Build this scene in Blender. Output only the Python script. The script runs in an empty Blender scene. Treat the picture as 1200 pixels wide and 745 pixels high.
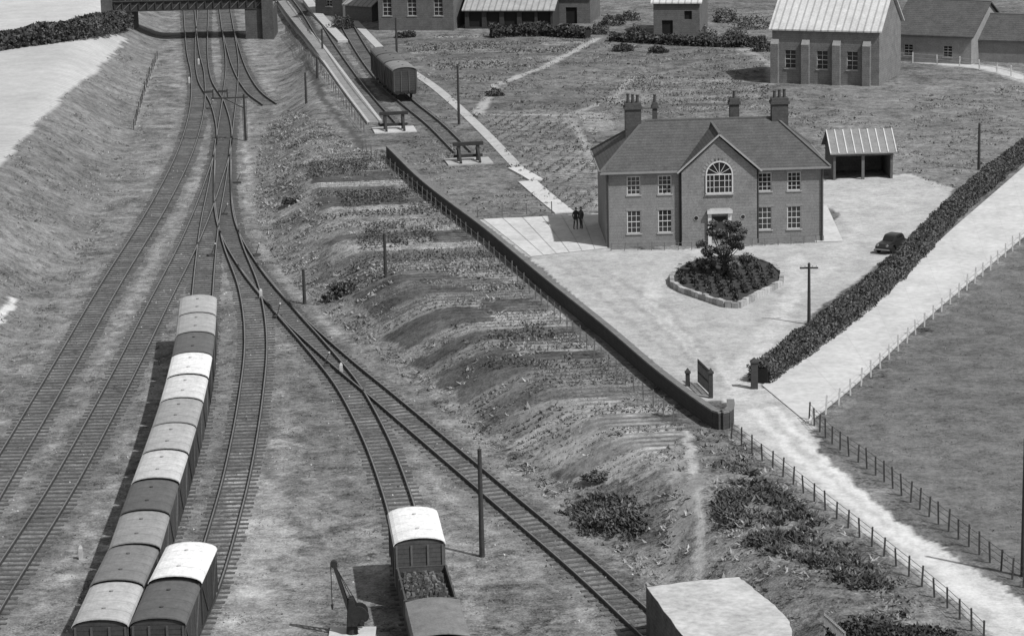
import bpy, math, random
import numpy as np
from mathutils import Vector, Matrix
random.seed(7); rng=np.random.default_rng(7)
H=44.0; F=3257.0; PITCH=math.radians(13.0); ROLL=math.radians(1.3); Z1=2.2; Z0L=4.0
cp,sp=math.cos(PITCH),math.sin(PITCH); cr,sr=math.cos(ROLL),math.sin(ROLL)
scene=bpy.context.scene
# ---------------------------------------------------------------- survey helpers (plan positions from site survey)
def G(u,v,z=0.0):
    x0=(u-600)/F; y0=(372.5-v)/F
    x=x0*cr+y0*sr; y=-x0*sr+y0*cr
    d=(x,cp+y*sp,-sp+y*cp)
    t=(H-z)/(-d[2])
    return (d[0]*t,d[1]*t,z)
def spline(pts,step=1.0):
    p=[Vector(q) for q in pts]
    p=[p[0]*2-p[1]]+p+[p[-1]*2-p[-2]]
    out=[]
    for i in range(1,len(p)-2):
        n=max(2,int((p[i+1]-p[i]).length/step))
        for k in range(n):
            t=k/n
            out.append(0.5*((2*p[i])+(p[i+1]-p[i-1])*t+(2*p[i-1]-5*p[i]+4*p[i+1]-p[i+2])*t*t+(3*p[i]-p[i-1]-3*p[i+1]+p[i+2])*t*t*t))
    out.append(p[-2]); return out
def ext(pts,near=200,far=900):
    pts=spline(pts,7)
    p=[np.array(q[:2]) for q in pts]
    a=p[0]+(p[0]-p[1])/np.linalg.norm(p[0]-p[1])*far
    b=p[-1]+(p[-1]-p[-2])/np.linalg.norm(p[-1]-p[-2])*near
    return np.array([a]+p+[b])
LF=ext([G(196,40),G(180,100),G(160,160),G(120,255),G(68,345),G(0,445)])
RF=ext([G(318,30),G(324,75),G(318,125),G(303,180),G(298,240),G(318,300),G(360,350),G(425,405),G(500,465),G(580,530),G(660,598),G(735,662),G(800,725)])
def sdist(poly,X,Y):
    best=np.full(X.shape,1e18); sg=np.zeros(X.shape)
    for a,b in zip(poly[:-1],poly[1:]):
        dx,dy=b-a; L2=dx*dx+dy*dy
        t=np.clip(((X-a[0])*dx+(Y-a[1])*dy)/L2,0,1)
        ex=X-(a[0]+t*dx); ey=Y-(a[1]+t*dy)
        d=ex*ex+ey*ey
        c=dx*(Y-a[1])-dy*(X-a[0])
        m=d<best
        best=np.where(m,d,best); sg=np.where(m,np.sign(c),sg)
    return np.sqrt(best)*np.where(sg==0,1,sg)
def pdist(poly,X,Y):
    best=np.full(X.shape,1e18)
    for a,b in zip(poly[:-1],poly[1:]):
        dx,dy=b[0]-a[0],b[1]-a[1]; L2=dx*dx+dy*dy+1e-9
        t=np.clip(((X-a[0])*dx+(Y-a[1])*dy)/L2,0,1)
        best=np.minimum(best,(X-(a[0]+t*dx))**2+(Y-(a[1]+t*dy))**2)
    return np.sqrt(best)
def ss(t):
    t=np.clip(t,0,1); return t*t*(3-2*t)
def hterr(X,Y):
    X=np.asarray(X,float); Y=np.asarray(Y,float)
    dr=sdist(RF,X,Y); dl=-sdist(LF,X,Y)
    return Z1*ss(dr/6.0)+Z0L*ss(dl/10.0)
def hz(x,y): return float(hterr(np.array([x]),np.array([y]))[0])
PC={}
def P(u,v,off=0.0):
    if (u,v) not in PC:
        z=0.0
        for i in range(12):
            p=G(u,v,z); z=0.5*z+0.5*hz(p[0],p[1])
        p=G(u,v,z); PC[(u,v)]=(p[0],p[1],hz(p[0],p[1]))
    p=PC[(u,v)]
    return Vector((p[0],p[1],p[2]+off))
def inpoly(poly,X,Y):
    c=np.zeros(X.shape,bool); n=len(poly)
    for i in range(n):
        x1,y1=poly[i][0],poly[i][1]; x2,y2=poly[(i+1)%n][0],poly[(i+1)%n][1]
        if y1==y2: continue
        m=((y1>Y)!=(y2>Y))&(X<(x2-x1)*(Y-y1)/(y2-y1)+x1)
        c^=m
    return c
def vn(X,Y,s,seed=0):
    X=X/s+seed*17.3; Y=Y/s+seed*9.1
    xi=np.floor(X).astype(np.int64); yi=np.floor(Y).astype(np.int64)
    fx=X-xi; fy=Y-yi; fx=fx*fx*(3-2*fx); fy=fy*fy*(3-2*fy)
    def h(a,b):
        n=(a*374761393+b*668265263+seed*1442695)&0x7fffffff
        n=((n^(n>>13))*1274126177)&0x7fffffff
        return ((n^(n>>16))&0xffff)/65535.0
    return (h(xi,yi)*(1-fx)+h(xi+1,yi)*fx)*(1-fy)+(h(xi,yi+1)*(1-fx)+h(xi+1,yi+1)*fx)*fy
def resample(pts,step,start=0.0):
    out=[];acc=-start
    nxt=0.0
    for a,b in zip(pts[:-1],pts[1:]):
        L=(b-a).length
        if L<1e-6: continue
        while nxt<=acc+L:
            if nxt>=acc: out.append((a+(b-a)*((nxt-acc)/L),(b-a).normalized()))
            nxt+=step
        acc+=L
    return out
# ---------------------------------------------------------------- materials
def nodemat(name):
    m=bpy.data.materials.new(name); m.use_nodes=True
    nt=m.node_tree; b=nt.nodes['Principled BSDF']; return m,nt,b
def addnoise(nt,co,scale,detail=3,rough=0.6):
    n=nt.nodes.new('ShaderNodeTexNoise'); n.inputs['Scale'].default_value=scale
    n.inputs['Detail'].default_value=detail; n.inputs['Roughness'].default_value=rough
    nt.links.new(co,n.inputs['Vector']); return n.outputs['Fac']
def mth(nt,op,a,b=None,c=None):
    n=nt.nodes.new('ShaderNodeMath'); n.operation=op
    for i,v in enumerate([a,b,c]):
        if v is None: continue
        if isinstance(v,(int,float)): n.inputs[i].default_value=v
        else: nt.links.new(v,n.inputs[i])
    return n.outputs[0]
MC={}
def mat(tone,amp=0.35,scale=2.5,rough=0.85,kind='',spec=0.2):
    key=(tone,amp,scale,rough,kind,spec)
    if key in MC: return MC[key]
    m,nt,b=nodemat('surface_%s_%03d'%(kind or 'plain',int(tone*1000)))
    tc=nt.nodes.new('ShaderNodeTexCoord'); co=tc.outputs['Object']
    n1=addnoise(nt,co,scale,4,0.65); n2=addnoise(nt,co,scale*6,3,0.7)
    s=mth(nt,'ADD',n1,n2); s=mth(nt,'SUBTRACT',s,1.0); s=mth(nt,'MULTIPLY',s,amp*2.6); f=mth(nt,'ADD',s,1.0)
    if kind in('tiles','corr','brick','boards','seams'):
        sx=nt.nodes.new('ShaderNodeSeparateXYZ'); nt.links.new(co,sx.inputs[0])
        def band(axis,period,depth,sharp):
            q=mth(nt,'MULTIPLY',sx.outputs[axis],1.0/period); q=mth(nt,'FRACT',q)
            q=mth(nt,'SUBTRACT',q,0.5); q=mth(nt,'ABSOLUTE',q); q=mth(nt,'GREATER_THAN',q,sharp)
            q=mth(nt,'MULTIPLY',q,-depth); return mth(nt,'ADD',q,1.0)
        if kind=='tiles':
            f=mth(nt,'MULTIPLY',f,band(2,0.17,0.2,0.33)); n3=addnoise(nt,co,9,2); n3=mth(nt,'MULTIPLY_ADD',n3,0.9,0.55); f=mth(nt,'MULTIPLY',f,n3)
        if kind=='corr': f=mth(nt,'MULTIPLY',f,band(0,0.75,0.38,0.38))
        if kind=='seams': f=mth(nt,'MULTIPLY',f,band(0,1.25,0.3,0.475))
        if kind=='boards': f=mth(nt,'MULTIPLY',f,band(2,0.23,0.4,0.42))
        if kind=='brick':
            f=mth(nt,'MULTIPLY',f,band(2,0.225,0.12,0.36))
            n3=addnoise(nt,co,14,1); n3=mth(nt,'MULTIPLY_ADD',n3,0.8,0.6); f=mth(nt,'MULTIPLY',f,n3)
    v=mth(nt,'MULTIPLY',f,tone); v=mth(nt,'MAXIMUM',v,0.008)
    nt.links.new(v,b.inputs['Base Color']); b.inputs['Roughness'].default_value=rough
    b.inputs['Specular IOR Level'].default_value=spec
    MC[key]=m; return m
def glassmat():
    m,nt,b=nodemat('window_glass'); b.inputs['Base Color'].default_value=(.02,.02,.02,1); b.inputs['Roughness'].default_value=.12
    b.inputs['Specular IOR Level'].default_value=.6; return m
GLASS=glassmat()
def foliage_mat():
    m,nt,b=nodemat('foliage'); a=nt.nodes.new('ShaderNodeAttribute'); a.attribute_name='tone'
    tc=nt.nodes.new('ShaderNodeTexCoord'); n=addnoise(nt,tc.outputs['Object'],1.3,3)
    n=mth(nt,'MULTIPLY_ADD',n,1.2,0.4); v=mth(nt,'MULTIPLY',a.outputs['Fac'],n)
    nt.links.new(v,b.inputs['Base Color']); b.inputs['Roughness'].default_value=.9; b.inputs['Specular IOR Level'].default_value=.1
    return m
FOL=foliage_mat()
# ---------------------------------------------------------------- mesh builder
class MB:
    def __init__(s): s.v=[];s.f=[];s.m=[];s.mats=[]
    def mi(s,m):
        if m not in s.mats: s.mats.append(m)
        return s.mats.index(m)
    def face(s,pts,m):
        n=len(s.v); s.v+= [tuple(p) for p in pts]; s.f.append(tuple(range(n,n+len(pts)))); s.m.append(s.mi(m))
    def hexa(s,b,t,m):
        n=len(s.v); s.v+=[tuple(p) for p in b]+[tuple(p) for p in t]; k=len(b); i=s.mi(m)
        s.f.append(tuple(n+j for j in reversed(range(k)))); s.m.append(i)
        s.f.append(tuple(n+k+j for j in range(k))); s.m.append(i)
        for j in range(k):
            j2=(j+1)%k; s.f.append((n+j,n+j2,n+k+j2,n+k+j)); s.m.append(i)
    def box(s,x0,x1,y0,y1,z0,z1,m):
        s.hexa([(x0,y0,z0),(x1,y0,z0),(x1,y1,z0),(x0,y1,z0)],[(x0,y0,z1),(x1,y0,z1),(x1,y1,z1),(x0,y1,z1)],m)
    def beam(s,a,b,w,h,m):
        a=Vector(a);b=Vector(b);d=(b-a).normalized()
        up=Vector((0,0,1)) if abs(d.z)<.95 else Vector((0,1,0))
        r=d.cross(up).normalized()*w/2; u=r.cross(d).normalized()*h/2
        s.hexa([a-r-u,a+r-u,a+r+u,a-r+u],[b-r-u,b+r-u,b+r+u,b-r+u],m)
    def cyl(s,a,b,r0,r1,m,n=8):
        a=Vector(a);b=Vector(b);d=(b-a).normalized()
        up=Vector((0,0,1)) if abs(d.z)<.95 else Vector((0,1,0))
        r=d.cross(up).normalized(); u=r.cross(d).normalized()
        c=[(math.cos(2*math.pi*i/n),math.sin(2*math.pi*i/n)) for i in range(n)]
        s.hexa([a+(r*x+u*y)*r0 for x,y in c],[b+(r*x+u*y)*r1 for x,y in c],m)
    def obj(s,name,parent=None,loc=(0,0,0),rz=0,bevel=0,sc=1):
        me=bpy.data.meshes.new(name); me.from_pydata(s.v,[],s.f)
        for m in s.mats: me.materials.append(m)
        me.polygons.foreach_set('material_index',s.m); me.update()
        o=bpy.data.objects.new(name,me); scene.collection.objects.link(o)
        o.location=loc; o.rotation_euler=(0,0,rz); o.scale=(sc,sc,sc)
        if parent: o.parent=parent
        if bevel:
            b=o.modifiers.new('b','BEVEL'); b.width=bevel; b.segments=2; b.limit_method='ANGLE'
        return o
def empty(name,loc=(0,0,0),rz=0):
    e=bpy.data.objects.new(name,None); scene.collection.objects.link(e); e.location=loc; e.rotation_euler=(0,0,rz); return e
def cloud(name,C,size,tone,upright=False,parent=None):
    C=np.asarray(C,float); N=len(C); size=np.broadcast_to(size,(N,)).astype(float); tone=np.broadcast_to(tone,(N,)).astype(float)
    V=np.zeros((N,3,3))
    if upright:
        a=rng.uniform(0,2*np.pi,N); w=size*rng.uniform(.25,.5,N)
        dx=np.cos(a)*w; dy=np.sin(a)*w
        V[:,0]=C-np.stack([dx,dy,np.zeros(N)],1); V[:,1]=C+np.stack([dx,dy,np.zeros(N)],1)
        V[:,2]=C+np.stack([rng.normal(0,.8,N)*size,rng.normal(0,.8,N)*size,size*rng.uniform(.4,1.0,N)],1)
    else:
        a=rng.normal(size=(N,3)); a/=np.linalg.norm(a,axis=1)[:,None]
        b=rng.normal(size=(N,3)); b-=a*(a*b).sum(1)[:,None]; b/=np.linalg.norm(b,axis=1)[:,None]
        s=size[:,None]
        V[:,0]=C-a*s*.5-b*s*.3; V[:,1]=C+a*s*.5-b*s*.3; V[:,2]=C+b*s*.6
    me=bpy.data.meshes.new(name); me.vertices.add(3*N); me.vertices.foreach_set('co',V.reshape(-1))
    me.loops.add(3*N); me.loops.foreach_set('vertex_index',np.arange(3*N,dtype=np.int32))
    me.polygons.add(N); me.polygons.foreach_set('loop_start',np.arange(0,3*N,3,dtype=np.int32))
    me.polygons.foreach_set('loop_total',np.full(N,3,dtype=np.int32))
    at=me.attributes.new('tone','FLOAT','POINT'); at.data.foreach_set('value',np.repeat(tone,3).astype(np.float32))
    me.materials.append(FOL); me.update(calc_edges=True)
    o=bpy.data.objects.new(name,me); scene.collection.objects.link(o)
    if parent: o.parent=parent
    return o
# ---------------------------------------------------------------- tracks layout
T={}
T[1]=[(221,-10),(222,15),(226,60),(232,90),(231,130),(217,180),(185,245),(130,335),(70,440),(0,560),(-70,680)]
T[2]=[(237,-10),(238,15),(236,60),(240,95),(256,125),(263,165),(250,215),(225,280),(185,360),(140,450),(75,570),(0,690),(-60,790)]
T[3]=[(262,165),(256,210),(246,265),(239,330),(236,380),(234,420),(229,469),(217,529),(199,593),(178,660),(163,712),(146,752),(130,794),(112,835)]
T[4]=[(262,190),(262,235),(272,285),(292,340),(300,400),(294,470),(280,550),(262,620),(240,690),(216,743),(188,815)]
T[5]=[(262,-10),(264,15),(272,70),(270,110),(263,165),(261,210),(265,262),(290,312),(333,365),(392,420),(452,470),(525,532),(605,600),(685,668),(768,745),(830,805)]
T[6]=[(290,312),(330,362),(372,410),(408,455),(440,515),(463,575),(477,625),(489,690),(500,733),(515,790),(530,850)]
T[7]=[(268,40),(280,80),(296,108),(316,124)]
T[8]=[(340,-10),(358,12),(385,55),(420,105),(456,148)]
T[9]=[(395,10),(425,62),(452,98),(478,122),(510,148),(542,180)]
TW={k:spline([P(u,v) for u,v in p],1.5) for k,p in T.items()}
# ---------------------------------------------------------------- terrain
def seg(a,b,st): return list(np.arange(a,b,st))
xs=np.array([-3000,-1500,-800,-400,-250,-180,-150,-130]+seg(-120,-80,2.5)+seg(-80,-38,.45)+seg(-38,38,.24)+seg(38,80,.45)+seg(80,120,2.5)+[130,150,180,250,400,800,1500,3000])
ys=np.array([-600,-200,0,50,80,95]+seg(102,112,1)+seg(112,175,.24)+seg(175,250,.38)+seg(250,410,.7)+seg(410,500,4)+[520,600,800,1200,2000,4000])
X,Y=np.meshgrid(xs,ys)
dr=sdist(RF,X,Y); dl=-sdist(LF,X,Y); Z=Z1*ss(dr/6.0)+Z0L*ss(dl/10.0)
# small natural undulation on the banks only
Z=Z+(vn(X,Y,3.0,91)-.5)*.35*(((dr>0)&(dr<6))*np.sin(np.clip(dr/6,0,1)*np.pi)+((dl>0)&(dl<10))*np.sin(np.clip(dl/10,0,1)*np.pi))
wx=X+(vn(X,Y,1.3,1)-.5)*1.0+(vn(X,Y,.5,2)-.5)*.5; wy=Y+(vn(X,Y,1.3,3)-.5)*1.4+(vn(X,Y,.5,4)-.5)*.7
big=vn(X,Y,9,5)*.6+vn(X,Y,3,6)*.4
med=vn(X,Y,1.2,7)*.6+vn(X,Y,.55,8)*.4
tone=.14*(.65+.7*big); amp=np.full(X.shape,.8); fur=np.zeros(X.shape)
def setm(m,t,a,f=0):
    global tone,amp,fur
    tone=np.where(m,t,tone); amp=np.where(m,a,amp); fur=np.where(m,f,fur)
def PP(l): return [P(u,v) for u,v in l]
yard=(dr<0.3+(wx-X)*.8)&(dl<0.3+(wx-X))
setm(yard,.185*(.6+.5*big+.35*med),.8)
setm(yard&(big*.7+med*.3>.58),.13*(.7+.6*med),.9)
for k,p in TW.items():
    q=[(a.x,a.y) for a in p[::2]]+[(p[-1].x,p[-1].y)]
    d=pdist(q,wx,wy)
    m=ss((2.1-d)/.8)
    tone=tone*(1-m)+m*.15*(.7+.6*med); amp=amp*(1-m)+m*.7
    m=((d>1.9)&(d<2.7)&yard); tone=np.where(m,tone*1.12,tone)
def blotch(pl,t,a,f=0,wq=1.0):
    setm(inpoly(PP(pl),X+(wx-X)*wq,Y+(wy-Y)*wq),t,a,f)
blotch([(268,560),(300,545),(345,590),(350,650),(330,745),(330,800),(220,800),(255,700)],.22*(.6+.5*big+.4*med),.7)
blotch([(290,600),(318,610),(322,680),(300,745),(262,745),(282,660)],.31*(.6+.7*med),.6)
blotch([(322,517),(350,517),(348,525),(324,525)],.27,.7)
blotch([(470,560),(510,575),(560,640),(575,700),(545,735),(530,690),(500,610)],.21*(.5+.9*med),.8)
blotch([(95,600),(130,560),(150,600),(110,680),(60,745),(30,745)],.21*(.5+.9*med),.8)
blotch([(330,420),(370,440),(420,520),(440,600),(400,600),(350,520)],.14*(.6+.8*med),.8)
setm((dl>0.3),.165*(.65+.5*big+.2*med),.65)
blotch([(-60,60),(150,46),(112,84),(70,118),(0,195),(-60,260)],.40*(.88+.24*big),.16,.2,.25)
blotch([(-60,-40),(160,-40),(135,30),(0,50),(-60,55)],.44*(.88+.24*big),.15,.25,.25)
setm((dr>0.3)&(dr<8),.17*(.5+.6*big+.4*med),.9)
# allotment beds
AL=[(352,190),(450,176),(520,245),(620,340),(700,410),(800,488),(800,520),(770,560),(690,575),(620,540),(540,470),(470,410),(420,360),(395,320),(375,260)]
ang=math.radians(5); ca,sa=math.cos(ang),math.sin(ang)
def bedid(x,y):
    v_=(-x*sa+y*ca); w_=(x*ca+y*sa)
    v_=v_+(vn(x,y,8,9)-.5)*.6
    i=np.floor(v_/2.3); j=np.floor((w_+np.sin(i*3.1)*5)/15.0)
    return (np.sin(i*12.9898+j*78.233)*43758.5453)%1
bt=bedid(X+(wx-X)*.25,Y+(wy-Y)*.25)
fm=ss((dr-4)/2.5)
setm(inpoly(PP(AL),wx,wy),(.075+.23*bt**1.5)*(.75+.25*big+.2*med),.7,.35*fm)
blotch([(600,485),(720,468),(800,505),(780,545),(690,560),(625,535)],(.17+.12*bt)*(.8+.4*med),.5,.7*fm,.6)
GB=[(470,52),(520,40),(700,45),(640,75),(570,97),(520,92)]
GC=[(560,135),(640,125),(668,140),(705,200),(700,245),(665,248),(610,205)]
GD=[(700,118),(740,90),(900,95),(900,130),(740,135)]
blotch(GB,(.11+.12*bt)*(.8+.4*med),.7,.5,.3)
blotch(GC,.16*(.6+.8*big),.8,.3,.3)
blotch(GD,(.11+.12*bt)*(.8+.4*med),.7,.5,.3)
blotch([(678,132),(712,130),(722,152),(690,156)],.24,.6,.7,.2)
blotch([(968,498),(1020,455),(1100,375),(1215,270),(1400,270),(1400,800),(1215,715),(1100,625),(1020,555),(960,510)],.125*(.75+.3*big+.25*med),.5)
blotch([(980,100),(1210,95),(1210,170),(1110,240),(1060,205),(965,208)],.165*(.75+.5*big),.7)
setm(inpoly(PP([(560,258),(600,256),(705,250),(712,292),(800,292),(955,284),(985,250),(962,240),(958,212),(1065,204),(1118,220),(1105,245),(1040,302),(960,362),(890,430),(872,452),(852,470),(820,470),(770,428),(700,372),(640,318)]),X+.25*(wx-X),Y+.25*(wy-Y)),.37*(.8+.28*big+.12*med),.28)
setm(inpoly(PP([(838,455),(880,440),(898,455),(950,492),(965,540),(1025,590),(1100,640),(1215,712),(1260,760),(1170,760),(1110,705),(1040,650),(960,590),(900,540),(862,505),(850,478)]),X+.5*(wx-X),Y+.5*(wy-Y)),.43*(.8+.25*big+.15*med),.28)
def path(pl,w,t,a=.4):
    p=PP(pl); d=pdist([(q.x,q.y) for q in p],X+.5*(wx-X),Y+.5*(wy-Y)); m=ss((w-d)/(w*.6))
    global tone,amp
    tone=tone*(1-m)+m*t; amp=amp*(1-m)+m*a
path([(806,505),(815,560),(822,600),(820,660),(812,690)],.38,.34)
path([(790,520),(796,580),(780,680)],.5,.24)
path([(820,560),(800,590),(795,630)],.7,.22)
path([(1045,70),(1100,73),(1160,80),(1215,96)],2.0,.45,.2)
path([(700,45),(640,78),(580,100),(560,135)],.7,.32)
path([(740,90),(720,115),(668,135),(560,135)],.6,.28)
path([(668,140),(706,202),(702,246)],.6,.26)
path([(870,58),(905,75),(905,98)],.9,.25)
path([(355,65),(380,118),(425,172)],.5,.08)
path([(184,68),(172,100),(158,150)],.4,.22)
path([(-4,378),(18,350)],.36,.5,.2)
path([(852,500),(900,540),(960,590),(1040,652),(1110,708),(1160,755)],.6,.16,.9)
path([(770,330),(760,360),(800,400),(850,430),(862,470)],.9,.44,.3)
path([(930,300),(940,330),(910,380),(870,430),(862,470)],.9,.44,.3)
path([(990,240),(1010,270),(950,330)],1.2,.41,.3)
path([(880,480),(930,530),(990,585),(1080,650),(1180,730)],.4,.54,.2)
path([(905,478),(950,525),(1015,583),(1100,655),(1200,735)],.4,.54,.2)
for i in range(5): path([(640+14*i,300+3*i),(700+20*i,345+4*i),(780+12*i,412),(850,455)],.35,.31+.05*(i%2),.3)
tone=np.clip(tone,.03,.8)
ny,nx=X.shape
me=bpy.data.meshes.new('ground'); me.vertices.add(nx*ny)
me.vertices.foreach_set('co',np.stack([X,Y,Z],-1).reshape(-1))
ii=(np.arange(ny-1)[:,None]*nx+np.arange(nx-1)[None,:]).reshape(-1)
fa=np.stack([ii,ii+1,ii+nx+1,ii+nx],1).astype(np.int32); nf=len(fa)
me.loops.add(nf*4); me.loops.foreach_set('vertex_index',fa.reshape(-1)); me.polygons.add(nf)
me.polygons.foreach_set('loop_start',np.arange(0,nf*4,4,dtype=np.int32)); me.polygons.foreach_set('loop_total',np.full(nf,4,dtype=np.int32))
for nm,ar in(('tone',tone),('amp',amp),('fur',fur)):
    at=me.attributes.new(nm,'FLOAT','POINT'); at.data.foreach_set('value',ar.astype(np.float32).reshape(-1))
me.update(calc_edges=True); me.polygons.foreach_set('use_smooth',np.ones(nf,bool))
gm,nt,b=nodemat('ground_surface')
def attr(n):
    a=nt.nodes.new('ShaderNodeAttribute'); a.attribute_name=n; return a.outputs['Fac']
tc=nt.nodes.new('ShaderNodeTexCoord'); co=tc.outputs['Object']
n1=addnoise(nt,co,.5,4,.65); n2=addnoise(nt,co,2.2,4,.7); n3=addnoise(nt,co,8,3,.8)
s=mth(nt,'ADD',n1,n2); s=mth(nt,'ADD',s,n3); s=mth(nt,'SUBTRACT',s,1.5); s=mth(nt,'MULTIPLY',s,3.0)
s=mth(nt,'MULTIPLY',s,attr('amp')); s=mth(nt,'ADD',s,1.0)
mp=nt.nodes.new('ShaderNodeMapping'); mp.inputs['Rotation'].default_value=(0,0,math.radians(-5)); nt.links.new(co,mp.inputs[0])
w=nt.nodes.new('ShaderNodeTexWave'); w.wave_type='BANDS'; w.bands_direction='Y'; w.inputs['Scale'].default_value=.36; w.inputs['Distortion'].default_value=.5; w.inputs['Detail'].default_value=2; w.inputs['Detail Scale'].default_value=2.5
nt.links.new(mp.outputs[0],w.inputs['Vector'])
f=mth(nt,'SUBTRACT',w.outputs['Fac'],.5); f=mth(nt,'MULTIPLY',f,attr('fur')); f=mth(nt,'ADD',f,1.0)
v=mth(nt,'MULTIPLY',s,f); v=mth(nt,'MULTIPLY',v,attr('tone')); v=mth(nt,'MAXIMUM',v,.015)
nt.links.new(v,b.inputs['Base Color']); b.inputs['Roughness'].default_value=.95; b.inputs['Specular IOR Level'].default_value=.1
bn=nt.nodes.new('ShaderNodeBump'); bn.inputs['Strength'].default_value=.5; bn.inputs['Distance'].default_value=.15
hh=mth(nt,'ADD',n2,n3); hh=mth(nt,'MULTIPLY',hh,attr('amp')); nt.links.new(hh,bn.inputs['Height']); nt.links.new(bn.outputs[0],b.inputs['Normal'])
me.materials.append(gm); go=bpy.data.objects.new('ground',me); scene.collection.objects.link(go)
# ---------------------------------------------------------------- railway tracks
SLP=mat(.085,.6,3,.9); RAIL=mat(.045,.4,1,.6,spec=.4); RTOP=mat(.16,.3,1,.4,spec=.5)
for k,p in TW.items():
    mb=MB(); up=Vector((0,0,1))
    for q,d in resample(p,.76):
        z=hz(q.x,q.y); q=Vector((q.x,q.y,z)); r=d.cross(up).normalized()
        j=random.uniform(-.1,.1); dz=up*random.uniform(-.03,.005)
        mb.beam(q-r*(1.28+j)+dz,q+r*(1.28-j)+dz,.25,.1,SLP)
    rs=resample(p,1.5)
    rs.append((p[-1],(p[-1]-p[-2]).normalized()))
    L=[(Vector((q.x,q.y,hz(q.x,q.y)))+up*.06,d.cross(up).normalized()) for q,d in rs]
    for (a,ra),(c,rc) in zip(L[:-1],L[1:]):
        for sgn in(-.75,.75):
            for w_,z0,z1,m in((.06,0,.16,RAIL),(.03,.16,.167,RTOP)):
                A=a+ra*sgn; C=c+rc*sgn
                mb.hexa([A-ra*w_+up*z0,A+ra*w_+up*z0,C+rc*w_+up*z0,C-rc*w_+up*z0],[A-ra*w_+up*z1,A+ra*w_+up*z1,C+rc*w_+up*z1,C-rc*w_+up*z1],m)
    mb.obj('railway_track')
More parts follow.
